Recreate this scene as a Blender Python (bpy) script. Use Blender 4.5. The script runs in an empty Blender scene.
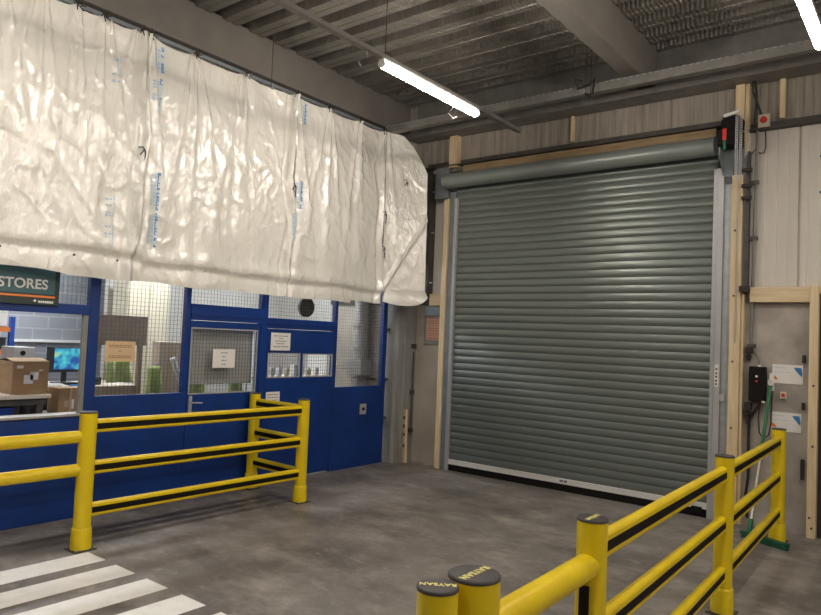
import bpy, math, random
from mathutils import Vector, Matrix, noise
random.seed(7)
COL = bpy.context.scene.collection
PI = math.pi

# ------------------------------------------------------------------ materials
def mat(name, col, rough=.6, metal=0.0, col2=None, nscale=3.0, namt=.5, stretch=(1,1,1), bump=0.0, bscale=40.0,
        emit=None, estr=0.0, alpha=1.0, detail=6.0, coat=0.0, rvar=0.0, bstretch=None, spec=None, contrast=(.35,.65)):
    m = bpy.data.materials.new(name); m.use_nodes = True
    nt = m.node_tree; N = nt.nodes; Lk = nt.links
    b = N['Principled BSDF']
    b.inputs['Base Color'].default_value = (*col, 1)
    b.inputs['Roughness'].default_value = rough
    b.inputs['Metallic'].default_value = metal
    if spec is not None: b.inputs['Specular IOR Level'].default_value = spec
    if coat: b.inputs['Coat Weight'].default_value = coat
    tc = N.new('ShaderNodeTexCoord')
    if col2:
        mp = N.new('ShaderNodeMapping'); mp.inputs['Scale'].default_value = stretch
        Lk.new(tc.outputs['Object'], mp.inputs['Vector'])
        nz = N.new('ShaderNodeTexNoise'); nz.inputs['Scale'].default_value = nscale; nz.inputs['Detail'].default_value = detail
        nz.inputs['Roughness'].default_value = .6
        Lk.new(mp.outputs['Vector'], nz.inputs['Vector'])
        cr = N.new('ShaderNodeMapRange'); cr.inputs['From Min'].default_value = contrast[0]; cr.inputs['From Max'].default_value = contrast[1]
        Lk.new(nz.outputs['Fac'], cr.inputs['Value'])
        mx = N.new('ShaderNodeMix'); mx.data_type = 'RGBA'
        mx.inputs[6].default_value = (*col, 1); mx.inputs[7].default_value = (*col2, 1)
        Lk.new(cr.outputs['Result'], mx.inputs[0]); Lk.new(mx.outputs[2], b.inputs['Base Color'])
        if rvar:
            r2 = N.new('ShaderNodeMapRange'); r2.inputs['To Min'].default_value = rough - rvar; r2.inputs['To Max'].default_value = rough + rvar
            Lk.new(nz.outputs['Fac'], r2.inputs['Value']); Lk.new(r2.outputs['Result'], b.inputs['Roughness'])
    if bump:
        mp2 = N.new('ShaderNodeMapping'); mp2.inputs['Scale'].default_value = bstretch or (1,1,1)
        Lk.new(tc.outputs['Object'], mp2.inputs['Vector'])
        n2 = N.new('ShaderNodeTexNoise'); n2.inputs['Scale'].default_value = bscale; n2.inputs['Detail'].default_value = 5
        Lk.new(mp2.outputs['Vector'], n2.inputs['Vector'])
        bp = N.new('ShaderNodeBump'); bp.inputs['Strength'].default_value = bump; bp.inputs['Distance'].default_value = .01
        Lk.new(n2.outputs['Fac'], bp.inputs['Height']); Lk.new(bp.outputs['Normal'], b.inputs['Normal'])
    if emit:
        b.inputs['Emission Color'].default_value = (*emit, 1); b.inputs['Emission Strength'].default_value = estr
    if alpha < 1: b.inputs['Alpha'].default_value = alpha
    return m

M = {}
M['yellow'] = mat('yellow_plastic', (.80,.60,.008), .34, col2=(.72,.52,.008), nscale=6, bump=.08, bscale=60)
M['black'] = mat('black_rubber', (.006,.005,.005), .6, col2=(.009,.008,.008), nscale=20, spec=.2)
M['cap'] = mat('grey_black_cap', (.035,.03,.032), .42, col2=(.06,.052,.055), nscale=30, bump=.2, bscale=200)
M['capprint'] = mat('pale_yellow_print', (.85,.78,.28), .5)
M['blue'] = mat('blue_paint', (.002,.038,.22), .40, col2=(.002,.026,.16), nscale=2.2, bump=.05, bscale=30, rvar=.08)
M['bluedark'] = mat('blue_paint_groove', (.003,.02,.13), .5)
M['steel'] = mat('galvanised_steel', (.50,.52,.54), .42, .55, col2=(.38,.41,.45), nscale=14, rvar=.06)
M['alubar'] = mat('pale_bottom_bar', (.78,.77,.75), .4, .3)
M['alu'] = mat('bare_aluminium', (.52,.53,.54), .38, .4, col2=(.44,.45,.47), nscale=5, stretch=(1,1,.2))
M['bluesteel'] = mat('blue_grey_steel', (.25,.28,.30), .5, .35, col2=(.19,.21,.23), nscale=6)
M['darksteel'] = mat('dark_steel', (.06,.056,.05), .6, .3, col2=(.10,.09,.08), nscale=5)
M['track'] = mat('grey_cable_trunking', (.25,.24,.225), .5, .3, col2=(.18,.172,.165), nscale=6)
M['slat'] = mat('grey_green_slats', (.165,.188,.176), .33, .4, bump=.03, bscale=3)
M['roller'] = mat('grey_green_roll', (.26,.29,.28), .34, .3, col2=(.22,.25,.24), nscale=2)
M['timber'] = mat('pale_pine', (.76,.62,.41), .65, col2=(.62,.48,.29), nscale=3, stretch=(9,9,.7), bump=.15, bscale=12, bstretch=(8,8,.6))
M['timberx'] = mat('pale_pine_board', (.76,.62,.41), .65, col2=(.62,.48,.29), nscale=3, stretch=(.7,9,9), bump=.15, bscale=12, bstretch=(.6,8,8))
M['osb'] = mat('brown_header_board', (.36,.26,.15), .75, col2=(.25,.17,.09), nscale=9, stretch=(.4,3,3), bump=.2)
M['concrete'] = mat('wall_concrete', (.46,.42,.38), .85, col2=(.29,.26,.235), nscale=2.2, bump=.35, bscale=25)
M['concrete2'] = mat('beige_concrete', (.50,.445,.38), .85, col2=(.37,.325,.275), nscale=1.6, bump=.3, bscale=25)
M['column'] = mat('grey_column_concrete', (.29,.285,.275), .8, col2=(.19,.185,.178), nscale=2.5, stretch=(3,3,.6), bump=.3, bscale=25)
M['beam'] = mat('beam_concrete', (.175,.158,.142), .85, col2=(.135,.122,.11), nscale=1.5, bump=.2, bscale=30)
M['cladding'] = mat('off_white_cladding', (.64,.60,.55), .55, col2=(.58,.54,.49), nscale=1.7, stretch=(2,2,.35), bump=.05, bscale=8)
M['clad_up'] = mat('brown_grey_cladding', (.37,.33,.285), .6, col2=(.22,.195,.165), nscale=3, stretch=(5,5,.3))  # brown-grey, darker than the off-white cladding lower down
M['deck'] = mat('grey_roof_deck', (.32,.30,.27), .42, .5, col2=(.24,.22,.20), nscale=1.5)
M['paper'] = mat('white_paper', (.78,.76,.74), .7)
M['paperbuff'] = mat('buff_paper', (.62,.44,.27), .75)
M['ink'] = mat('dark_grey_ink', (.10,.09,.09), .8)
M['inkbrown'] = mat('brown_ink', (.28,.16,.09), .8)
M['card'] = mat('brown_cardboard', (.42,.27,.15), .8, col2=(.34,.21,.11), nscale=3, stretch=(1,1,4))
M['cardpale'] = mat('pale_cardboard', (.56,.45,.36), .8, col2=(.48,.38,.30), nscale=3)
M['tape'] = mat('parcel_tape', (.50,.37,.24), .4)
M['dark'] = mat('dark_grey_door_paint', (.022,.024,.028), .5, col2=(.03,.032,.036), nscale=3)
M['red'] = mat('red_plastic', (.62,.03,.02), .45)
M['orange'] = mat('orange_paint', (.75,.22,.05), .5)
M['green'] = mat('green_plastic', (.008,.15,.06), .45)
M['greendark'] = mat('dark_green_plastic', (.006,.10,.05), .5, col2=(.005,.07,.04), nscale=20)
M['white'] = mat('white_plastic', (.80,.79,.77), .45)
M['cream'] = mat('cream_plastic', (.66,.60,.46), .5)
M['signgreen'] = mat('dark_green_sign', (.030,.050,.045), .4, col2=(.022,.038,.034), nscale=5)
M['signteal'] = mat('teal_sign_panel', (.055,.13,.155), .4)
M['line'] = mat('white_floor_paint', (.95,.94,.92), .5, col2=(.86,.85,.83), nscale=9, bump=.1, bscale=60)
M['print'] = mat('blue_print', (.035,.19,.48), .5)
M['printpale'] = mat('pale_blue_print', (.42,.55,.66), .5)
M['printback'] = mat('very_pale_blue_film', (.60,.68,.72), .35)
M['rope'] = mat('dark_cord', (.03,.026,.022), .8)
M['cable'] = mat('black_cable', (.015,.014,.014), .5)
M['hivis'] = mat('yellow_green_fabric', (.55,.62,.24), .8, col2=(.42,.50,.18), nscale=9)
M['blind'] = mat('grey_blind_fabric', (.46,.45,.44), .8)
M['bin'] = mat('blue_bin_plastic', (.01,.04,.24), .45)
M['rackblue'] = mat('blue_rack_paint', (.02,.08,.40), .45)
M['worktop'] = mat('pale_worktop', (.62,.55,.46), .5)
M['brownboard'] = mat('brown_board', (.36,.28,.22), .8, col2=(.31,.24,.19), nscale=5)
M['inner'] = mat('pale_inner_wall', (.55,.53,.49), .8, col2=(.47,.45,.42), nscale=1.2)
M['duct'] = mat('grey_duct_metal', (.42,.41,.40), .45, .4)
M['wire'] = mat('dull_wire', (.16,.155,.15), .5, .5)

def floor_mat():
    m = bpy.data.materials.new('polished_concrete_floor'); m.use_nodes = True
    nt = m.node_tree; N = nt.nodes; L = nt.links; b = N['Principled BSDF']
    tc = N.new('ShaderNodeTexCoord')
    def nz(scale, st, rot=0, det=8, ro=.6):
        mp = N.new('ShaderNodeMapping'); mp.inputs['Scale'].default_value = st; mp.inputs['Rotation'].default_value = (0,0,rot)
        L.new(tc.outputs['Object'], mp.inputs['Vector'])
        n = N.new('ShaderNodeTexNoise'); n.inputs['Scale'].default_value = scale; n.inputs['Detail'].default_value = det; n.inputs['Roughness'].default_value = ro
        L.new(mp.outputs['Vector'], n.inputs['Vector']); return n
    def rng(n, a, c, lo=0, hi=1):
        r = N.new('ShaderNodeMapRange'); r.inputs['From Min'].default_value = a; r.inputs['From Max'].default_value = c
        r.inputs['To Min'].default_value = lo; r.inputs['To Max'].default_value = hi
        L.new(n.outputs[0], r.inputs['Value']); return r
    def mix(a, c, f):
        x = N.new('ShaderNodeMix'); x.data_type = 'RGBA'
        for s, i in ((a, 6), (c, 7)):
            if isinstance(s, tuple): x.inputs[i].default_value = (*s, 1)
            else: L.new(s, x.inputs[i])
        L.new(f.outputs[0], x.inputs[0]); return x.outputs[2]
    c = mix((.225,.200,.182), (.145,.129,.118), rng(nz(.7, (1,1,1)), .38, .62))
    c = mix(c, (.40,.36,.33), rng(nz(1.8, (1.0,1.5,1), .6, 9, .72), .47, .68, 0, .7))     # dusty scuffs
    c = mix(c, (.075,.065,.060), rng(nz(.9, (.7,1.8,1), 1.0, 7, .62), .50, .62, 0, .5))    # sweeping tyre marks
    c = mix(c, (.50,.46,.43), rng(nz(16, (1,1.4,1), .3, 9, .8), .60, .74, 0, .6))
    c = mix(c, (.44,.40,.37), rng(nz(7, (1,1.2,1), .9, 9, .78), .54, .68, 0, .55))
    L.new(c, b.inputs['Base Color'])
    L.new(rng(nz(3, (1,1,1)), .3, .7, .36, .62).outputs[0], b.inputs['Roughness'])
    n2 = nz(55, (1,1,1)); bp = N.new('ShaderNodeBump'); bp.inputs['Strength'].default_value = .1; bp.inputs['Distance'].default_value = .004
    L.new(n2.outputs[0], bp.inputs['Height']); L.new(bp.outputs['Normal'], b.inputs['Normal'])
    return m
M['floor'] = floor_mat()

def sheet_mat():
    m = bpy.data.materials.new('crinkled_white_polythene'); m.use_nodes = True
    nt = m.node_tree; N = nt.nodes; L = nt.links; b = N['Principled BSDF']
    b.inputs['Roughness'].default_value = .24; b.inputs['Specular IOR Level'].default_value = .65
    b.inputs['Transmission Weight'].default_value = 0
    tc = N.new('ShaderNodeTexCoord')
    nz = N.new('ShaderNodeTexNoise'); nz.inputs['Scale'].default_value = 1.3; nz.inputs['Detail'].default_value = 6; nz.inputs['Distortion'].default_value = .6
    mp = N.new('ShaderNodeMapping'); mp.inputs['Rotation'].default_value = (.5,0,0); mp.inputs['Scale'].default_value = (1,1.7,.8)
    L.new(tc.outputs['Object'], mp.inputs['Vector']); L.new(mp.outputs['Vector'], nz.inputs['Vector'])
    mx = N.new('ShaderNodeMix'); mx.data_type = 'RGBA'; mx.inputs[6].default_value = (.74,.71,.655,1); mx.inputs[7].default_value = (.83,.81,.76,1)
    r = N.new('ShaderNodeMapRange'); r.inputs['From Min'].default_value = .35; r.inputs['From Max'].default_value = .65
    L.new(nz.outputs['Fac'], r.inputs['Value']); L.new(r.outputs['Result'], mx.inputs[0]); L.new(mx.outputs[2], b.inputs['Base Color'])
    n2 = N.new('ShaderNodeTexNoise'); n2.inputs['Scale'].default_value = 4.5; n2.inputs['Detail'].default_value = 4; n2.inputs['Roughness'].default_value = .55; n2.inputs['Distortion'].default_value = 1.2
    L.new(mp.outputs['Vector'], n2.inputs['Vector'])
    v = N.new('ShaderNodeTexVoronoi'); v.feature = 'DISTANCE_TO_EDGE'; v.inputs['Scale'].default_value = 5.5
    n3 = N.new('ShaderNodeTexNoise'); n3.inputs['Scale'].default_value = 4
    L.new(mp.outputs['Vector'], n3.inputs['Vector']); L.new(n3.outputs['Color'], v.inputs['Vector'])
    b1 = N.new('ShaderNodeBump'); b1.inputs['Strength'].default_value = .75; b1.inputs['Distance'].default_value = .022
    L.new(n2.outputs['Fac'], b1.inputs['Height'])
    b2 = N.new('ShaderNodeBump'); b2.inputs['Strength'].default_value = .35; b2.inputs['Distance'].default_value = .02
    L.new(v.outputs['Distance'], b2.inputs['Height']); L.new(b1.outputs['Normal'], b2.inputs['Normal'])
    L.new(b2.outputs['Normal'], b.inputs['Normal']); L.new(b1.outputs['Normal'], b.inputs['Coat Normal']); b.inputs['Coat Weight'].default_value = 1; b.inputs['Coat Roughness'].default_value = .10
    return m
M['sheet'] = sheet_mat()

def block_mat():
    m = bpy.data.materials.new('grey_blockwork'); m.use_nodes = True
    nt = m.node_tree; N = nt.nodes; L = nt.links; b = N['Principled BSDF']; b.inputs['Roughness'].default_value = .85
    tc = N.new('ShaderNodeTexCoord'); sp = N.new('ShaderNodeSeparateXYZ'); cb = N.new('ShaderNodeCombineXYZ')
    L.new(tc.outputs['Object'], sp.inputs[0]); L.new(sp.outputs['Y'], cb.inputs['X']); L.new(sp.outputs['Z'], cb.inputs['Y'])
    br = N.new('ShaderNodeTexBrick'); br.inputs['Scale'].default_value = 1; br.inputs['Brick Width'].default_value = .45; br.inputs['Row Height'].default_value = .19
    br.inputs['Mortar Size'].default_value = .011; br.inputs['Color1'].default_value = (.25,.265,.295,1); br.inputs['Color2'].default_value = (.28,.295,.325,1)
    br.inputs['Mortar'].default_value = (.36,.375,.40,1); L.new(cb.outputs[0], br.inputs['Vector']); L.new(br.outputs['Color'], b.inputs['Base Color'])
    return m
M['block'] = block_mat()

def glass_mat():
    m = bpy.data.materials.new('clear_glass'); m.use_nodes = True
    nt = m.node_tree; N = nt.nodes; L = nt.links
    for n in list(N):
        if n.type == 'BSDF_PRINCIPLED': N.remove(n)
    out = N['Material Output']; t = N.new('ShaderNodeBsdfTransparent'); t.inputs[0].default_value = (.95,.96,.96,1)
    g = N.new('ShaderNodeBsdfGlossy'); g.inputs['Roughness'].default_value = .04
    lw = N.new('ShaderNodeLayerWeight'); lw.inputs['Blend'].default_value = .5
    pw = N.new('ShaderNodeMath'); pw.operation = 'POWER'; pw.inputs[1].default_value = 5; L.new(lw.outputs['Facing'], pw.inputs[0])
    f = N.new('ShaderNodeMapRange'); f.inputs['To Min'].default_value = .025; f.inputs['To Max'].default_value = .6; L.new(pw.outputs[0], f.inputs['Value'])
    x = N.new('ShaderNodeMixShader'); L.new(f.outputs[0], x.inputs[0]); L.new(t.outputs[0], x.inputs[1]); L.new(g.outputs[0], x.inputs[2])
    L.new(x.outputs[0], out.inputs['Surface']); return m
M['glass'] = glass_mat()
M['lamp'] = mat('lit_diffuser', (.9,.88,.84), .5, emit=(1.0,.915,.80), estr=56)
M['storelamp'] = mat('lit_store_diffuser', (.9,.9,.9), .5, emit=(.92,.96,1.0), estr=38)

def screen_mat():
    m = bpy.data.materials.new('lit_screen'); m.use_nodes = True
    nt = m.node_tree; N = nt.nodes; L = nt.links; b = N['Principled BSDF']
    b.inputs['Base Color'].default_value = (.01,.02,.04,1)
    tc = N.new('ShaderNodeTexCoord'); n = N.new('ShaderNodeTexNoise'); n.inputs['Scale'].default_value = 9; n.inputs['Detail'].default_value = 1
    L.new(tc.outputs['Object'], n.inputs['Vector']); cr = N.new('ShaderNodeValToRGB')
    e = cr.color_ramp.elements; e[0].position = .42; e[0].color = (.01,.10,.42,1); e[1].position = .6; e[1].color = (.10,.75,.80,1)
    k = cr.color_ramp.elements.new(.7); k.color = (.55,.75,.25,1)
    L.new(n.outputs['Fac'], cr.inputs[0]); L.new(cr.outputs[0], b.inputs['Emission Color']); b.inputs['Emission Strength'].default_value = .45
    return m
M['screen'] = screen_mat()

# ------------------------------------------------------------------ mesh building
class MB:
    def __init__(s): s.v = []; s.f = []; s.m = []; s.sm = []
    def add(s, vs, fs, mi=0, smooth=False):
        o = len(s.v); s.v += [tuple(v) for v in vs]
        for f in fs: s.f.append([o+i for i in f]); s.m.append(mi); s.sm.append(smooth)
        return s
    def box(s, x0, x1, y0, y1, z0, z1, mi=0):
        x0,x1 = min(x0,x1),max(x0,x1); y0,y1 = min(y0,y1),max(y0,y1); z0,z1 = min(z0,z1),max(z0,z1)
        vs = [(x0,y0,z0),(x1,y0,z0),(x1,y1,z0),(x0,y1,z0),(x0,y0,z1),(x1,y0,z1),(x1,y1,z1),(x0,y1,z1)]
        return s.add(vs, [(0,3,2,1),(4,5,6,7),(0,1,5,4),(1,2,6,5),(2,3,7,6),(3,0,4,7)], mi)
    def prism(s, prof, axis, a, b, mi=0, smooth=False):
        """prof: list of 2D points; axis 'x': (y,z); 'y': (x,z); 'z': (x,y)"""
        n = len(prof)
        def P(p, t): return {'x': (t,p[0],p[1]), 'y': (p[0],t,p[1]), 'z': (p[0],p[1],t)}[axis]
        s.add([P(p,a) for p in prof]+[P(p,b) for p in prof], [(i,(i+1)%n,n+(i+1)%n,n+i) for i in range(n)], mi, smooth)
        s.add([P(p,a) for p in prof], [tuple(range(n))[::-1]], mi); s.add([P(p,b) for p in prof], [tuple(range(n))], mi)
        return s
    def cyl(s, p0, p1, r, r1=None, n=24, mi=0, caps=True):
        return s.tube([p0,p1], [r, r if r1 is None else r1], n, mi, caps)
    def tube(s, pts, r, n=12, mi=0, caps=True):
        pts = [Vector(p) for p in pts]; k = len(pts)
        if not isinstance(r, (list,tuple)): r = [r]*k
        d0 = (pts[1]-pts[0]).normalized(); up = Vector((0,0,1)) if abs(d0.z) < .9 else Vector((1,0,0))
        a = d0.cross(up).normalized(); rings = []
        for i,p in enumerate(pts):
            d = ((pts[min(i+1,k-1)]-pts[max(i-1,0)])).normalized()
            a = (a - d*a.dot(d)).normalized(); b = d.cross(a)
            rings.append([p + (a*math.cos(2*PI*j/n)+b*math.sin(2*PI*j/n))*r[i] for j in range(n)])
        vs = [v for g in rings for v in g]
        fs = [(i*n+j, i*n+(j+1)%n, (i+1)*n+(j+1)%n, (i+1)*n+j) for i in range(k-1) for j in range(n)]
        s.add(vs, fs, mi, True)
        if caps:
            s.add(rings[0], [tuple(range(n))[::-1]], mi); s.add(rings[-1], [tuple(range(n))], mi)
        return s
    def lathe(s, cx, cy, prof, n=40, mi=0):
        k = len(prof)
        vs = [(cx+r*math.cos(2*PI*j/n), cy+r*math.sin(2*PI*j/n), z) for r,z in prof for j in range(n)]
        s.add(vs, [(i*n+j, i*n+(j+1)%n, (i+1)*n+(j+1)%n, (i+1)*n+j) for i in range(k-1) for j in range(n)], mi, True)
        s.add([(cx+prof[0][0]*math.cos(2*PI*j/n), cy+prof[0][0]*math.sin(2*PI*j/n), prof[0][1]) for j in range(n)], [tuple(range(n))[::-1]], mi)
        s.add([(cx+prof[-1][0]*math.cos(2*PI*j/n), cy+prof[-1][0]*math.sin(2*PI*j/n), prof[-1][1]) for j in range(n)], [tuple(range(n))], mi)
        return s
    def torus(s, c, R, r, ax='x', n=14, k=8, sc=1.0, mi=0):
        pts = []
        for i in range(n+1):
            t = 2*PI*i/n; u, w = R*math.cos(t), R*math.sin(t)*sc
            pts.append({'x':(c[0],c[1]+u,c[2]+w),'y':(c[0]+u,c[1],c[2]+w),'z':(c[0]+u,c[1]+w,c[2])}[ax])
        return s.tube(pts, r, k, mi, False)
    def build(s, name, mats, parent=None, bevel=0.0, loc=None, label=None):
        me = bpy.data.meshes.new(name); me.from_pydata(s.v, [], s.f)
        if not isinstance(mats, (list,tuple)): mats = [mats]
        for m in mats: me.materials.append(m if not isinstance(m,str) else M[m])
        for p, mi, sm in zip(me.polygons, s.m, s.sm): p.material_index = mi; p.use_smooth = sm
        if loc is not None: me.transform(Matrix.Translation(-Vector(loc)))
        me.update()
        o = bpy.data.objects.new(name, me); COL.objects.link(o)
        if loc is not None: o.location = loc
        if parent is not None:
            o.parent = parent
            if loc is None: o.location = (0,0,0)
            o.matrix_parent_inverse = Matrix.Identity(4)
            # geometry is written in world space: express it in the parent's frame
            base = parent_world(parent)
            if loc is None: me.transform(Matrix.Translation(-base))
            else: o.location = Vector(loc) - base
        if bevel:
            bv = o.modifiers.new('bevel', 'BEVEL'); bv.width = bevel; bv.segments = 2; bv.limit_method = 'ANGLE'; bv.angle_limit = math.radians(50)
        if label: o['label'] = label
        return o
def build_each(mb, name, mats, parent):
    """every loose piece of the builder becomes a part of its own"""
    par = {}
    def find(a):
        while par[a] != a: par[a] = par[par[a]]; a = par[a]
        return a
    key = lambda i: tuple(round(c,5) for c in mb.v[i])
    for i in range(len(mb.v)): par.setdefault(key(i), key(i))
    for f in mb.f:
        k0 = find(key(f[0]))
        for i in f[1:]: par[find(key(i))] = find(k0)
    groups = {}
    for n,f in enumerate(mb.f): groups.setdefault(find(key(f[0])), []).append(n)
    out = []
    for g in groups.values():
        q = MB(); used = {}
        for n in g:
            q.f.append([used.setdefault(i, len(used)) for i in mb.f[n]]); q.m.append(mb.m[n]); q.sm.append(mb.sm[n])
        q.v = [mb.v[i] for i in used]
        out.append(q.build(name, mats, parent))
    return out
def parent_world(o):
    v = Vector((0,0,0))
    while o is not None: v = v + o.location; o = o.parent
    return v
def tag(o, label, cat, group=None):
    o['label'] = label; o['category'] = cat
    if group: o['group'] = group
    return o
def thing(name, loc, label, cat, group=None):
    o = bpy.data.objects.new(name, None); o.empty_display_size = .1; COL.objects.link(o); o.location = loc
    return tag(o, label, cat, group)
def struct(o): o['kind'] = 'structure'; return o
def sthing(name, loc):
    o = bpy.data.objects.new(name, None); COL.objects.link(o); o.location = loc; o['kind'] = 'structure'; return o
def solo(mb, name, mats, loc, label, cat, group=None, bevel=0.0):
    return tag(mb.build(name, mats, None, bevel, loc), label, cat, group)

def text_mesh(body, size, mx, name, material, parent, depth=.002, align='CENTER', space=1.0):
    cu = bpy.data.curves.new('t', 'FONT'); cu.body = body; cu.size = size; cu.extrude = depth; cu.align_x = align; cu.align_y = 'CENTER'; cu.space_character = space; cu.offset = size*.02
    t = bpy.data.objects.new('t', cu); COL.objects.link(t)
    bpy.context.view_layer.update()
    me = bpy.data.meshes.new_from_object(t.evaluated_get(bpy.context.evaluated_depsgraph_get()))
    bpy.data.objects.remove(t); me.transform(mx); me.materials.clear(); me.materials.append(M[material])
    o = bpy.data.objects.new(name, me); COL.objects.link(o); o.parent = parent; me.transform(Matrix.Translation(-parent_world(parent)))
    return o
def frame_mx(origin, xdir, ydir):
    x = Vector(xdir).normalized(); y = Vector(ydir).normalized(); z = x.cross(y)
    m = Matrix.Identity(4)
    for i in range(3): m[i][0]=x[i]; m[i][1]=y[i]; m[i][2]=z[i]; m[i][3]=origin[i]
    return m

XL = -6.385      # face of the stores partition
YB = 7.93        # plane of the shutter curtain
# ------------------------------------------------------------------ shell
struct(MB().box(-14,8,-9,9.5,-.2,0).build('floor', 'floor'))
# roof deck: trapezoidal troughs running along X
mb = MB(); prof = []
y = -8.0; P_ = .365; lo = 5.28; hi = 5.45
while y < 8.4:
    prof += [(y,hi),(y+.115,hi),(y+.14,lo),(y+.225,lo),(y+.235,lo+.012),(y+.255,lo+.012),(y+.265,lo),(y+P_-.025,lo)]
    y += P_
n = len(prof)
mb.add([(-7.2,p[0],p[1]) for p in prof]+[(8,p[0],p[1]) for p in prof], [(i,i+1,n+i+1,n+i) for i in range(n-1)], 0)
mb.box(-7.2,8,-8,8.4,5.47,5.6)
def deck_mat():
    m = M['deck']; nt = m.node_tree; N = nt.nodes; L = nt.links; b = N['Principled BSDF']
    tc = N.new('ShaderNodeTexCoord'); w = N.new('ShaderNodeTexWave'); w.bands_direction = 'X'; w.inputs['Scale'].default_value = 6.5; w.inputs['Distortion'].default_value = 0
    L.new(tc.outputs['Object'], w.inputs['Vector']); bp = N.new('ShaderNodeBump'); bp.inputs['Strength'].default_value = .8; bp.inputs['Distance'].default_value = .008
    L.new(w.outputs['Fac'], bp.inputs['Height']); L.new(bp.outputs['Normal'], b.inputs['Normal'])
deck_mat()
struct(mb.build('ceiling', 'deck'))
# back wall: lower concrete left and right, cladding above
bw = struct(MB().box(-8,-5.38,8.13,8.35,0,2.30).build('wall_back_left', 'concrete2'))
bwr = struct(MB().box(-2.02,-.97,7.95,8.35,0,2.50).box(1.3,8,7.95,8.35,0,2.5).build('wall_back_right', 'concrete'))
mb = MB()   # upper cladding, with vertical ribs
def ribbed(mb, x0, x1, yf, z0, z1, pitch=.2, dep=.014, w=.03):
    pr = [(x0,yf)]; x = x0+pitch/2
    while x < x1-w:
        pr += [(x,yf),(x+.008,yf+dep),(x+w,yf+dep),(x+w+.008,yf)]; x += pitch
    pr += [(x1,yf),(x1,yf+.08),(x0,yf+.08)]
    mb.prism(pr, 'z', z0, z1)
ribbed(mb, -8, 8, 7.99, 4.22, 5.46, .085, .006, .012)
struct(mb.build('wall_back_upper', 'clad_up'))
mb = MB(); ribbed(mb, -1.66, -1.19, 7.965, 2.5, 4.22, .105, .004, .012); ribbed(mb, -1.165, 8, 7.965, 2.5, 4.22, .11, .004, .012)
mb.box(-1.62,-1.15,7.99,8.04,2.5,4.22)
cr_ = mb.build('wall_back_cladding', 'cladding'); struct(cr_)
mb = MB()
for z in (3.83, 3.46): mb.cyl((-.985,7.967,z),(-.985,7.945,z),.014,n=10)
mb.build('bolt', 'darksteel', cr_)
struct(MB().box(-5.92,-5.40,8.10,8.16,2.30,4.30).build('wall_back_strip', 'cladding'))
struct(MB().box(-8,-5.92,8.10,8.35,2.30,4.30).box(-5.4,-2.0,8.3,8.4,0,4.3).build('wall_back_core', 'darksteel'))
# hidden parts of the hall round the camera
struct(MB().box(-6.6,8,-9,-8.8,0,5.6).build('wall_rear', 'cladding'))
struct(MB().box(7.8,8,-9,9,0,5.6).build('wall_right', 'cladding'))
# wall above the partition, behind the sheeting
struct(MB().box(-6.60,-6.50,-9,7.7,2.9,5.3).build('wall_left_upper', 'column'))
# beams
struct(MB().box(-6.85,-6.385,-8,8.2,4.84,5.31).build('trim_1', 'beam', bevel=.012))
struct(MB().box(-2.87,-2.67,-8,8.2,4.84,5.31).build('trim_2', 'beam', bevel=.012))
struct(MB().box(1.2,1.4,-8,8.2,4.84,5.31).build('trim_3', 'beam', bevel=.012))
# eave channel
struct(MB().prism([(7.66,4.70),(7.97,4.70),(7.97,5.30),(7.93,5.30),(7.93,4.735),(7.70,4.735),(7.70,4.77),(7.66,4.77)],'x',-6.2,8).build('trim_4','track'))
# wall rails just over the door
struct(MB().prism([(7.86,4.27),(7.99,4.27),(7.99,4.36),(7.97,4.36),(7.97,4.285),(7.86,4.285)],'x',-6.0,-1.83).build('trim_5','darksteel'))
struct(MB().prism([(7.86,4.17),(7.99,4.17),(7.99,4.27),(7.97,4.27),(7.97,4.185),(7.86,4.185)],'x',-1.66,8).box(-1.66,8,7.95,7.965,4.185,4.26).build('trim_6','darksteel'))

# corner column left of the shutter
cb = MB().prism([(-6.44,7.72),(-6.27,7.70),(-6.225,7.74),(-6.225,7.86),(-6.21,7.88),(-6.21,8.129),(-6.44,8.129)],'z',0,4.8).prism([(-6.45,7.68),(-6.25,7.68),(-6.215,7.72),(-6.43,7.73)],'z',0,.07)
col_ = solo(cb,'concrete_column','column',(-6.25,7.9,0),'grey concrete column between blue partition and shutter wall, rising behind plastic sheeting','column')
mb = MB()
for z in (.62,1.18,1.90): mb.box(-6.47,-6.38,7.66,7.72,z,z+.03); 
build_each(mb,'clamp','darksteel',col_)
mb = MB().cyl((-6.19,8.06,.45),(-6.19,8.06,1.6),.010,n=8)
for z in (.42,.98,1.66): mb.box(-6.209,-6.16,8.02,8.08,z,z+.06)
build_each(mb,'conduit','darksteel',col_)
# ------------------------------------------------------------------ partition (blue frame, mesh-glazed)
def yz(mb, y0, y1, z0, z1, d=.05, x=XL, mi=0): mb.box(x-d, x, y0, y1, z0, z1, mi)
fr = MB()
H = 2.62
for a, b in ((3.245,3.345),(4.297,4.352),(5.32,5.425),(6.575,6.625),(7.575,7.66)): yz(fr, a, b, 0, H, .07)
yz(fr, -9, 3.26, 1.89, 1.985, .07); yz(fr, -9, 7.66, H-.06, H, .07)
yz(fr, -9, 3.25, 0, .93, .05); yz(fr, 3.34, 4.30, 0, 1.12, .05); yz(fr, 6.62, 7.58, 0, 1.105, .05)
yz(fr, -1.0, -.9, 0, H, .07)
wl = struct(fr.build('wall_left', 'blue', bevel=.004))
sk = MB(); yz(sk, -9, 3.25, 0, .12, .01, XL+.008)
for (y0,y1) in ((3.35,4.29),(6.63,7.57)): yz(sk, y0, y1, 0, .10, .01, XL+.006)
struct(sk.build('baseboard_left', 'blue'))
def lintel(y0, y1, z0, z1):
    m = MB(); yz(m, y0, y1, z0, z1, .06, XL+.004); m.box(XL-.02,XL+.012,y0,y1,z0+.045,z0+.058,1); return m
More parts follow.
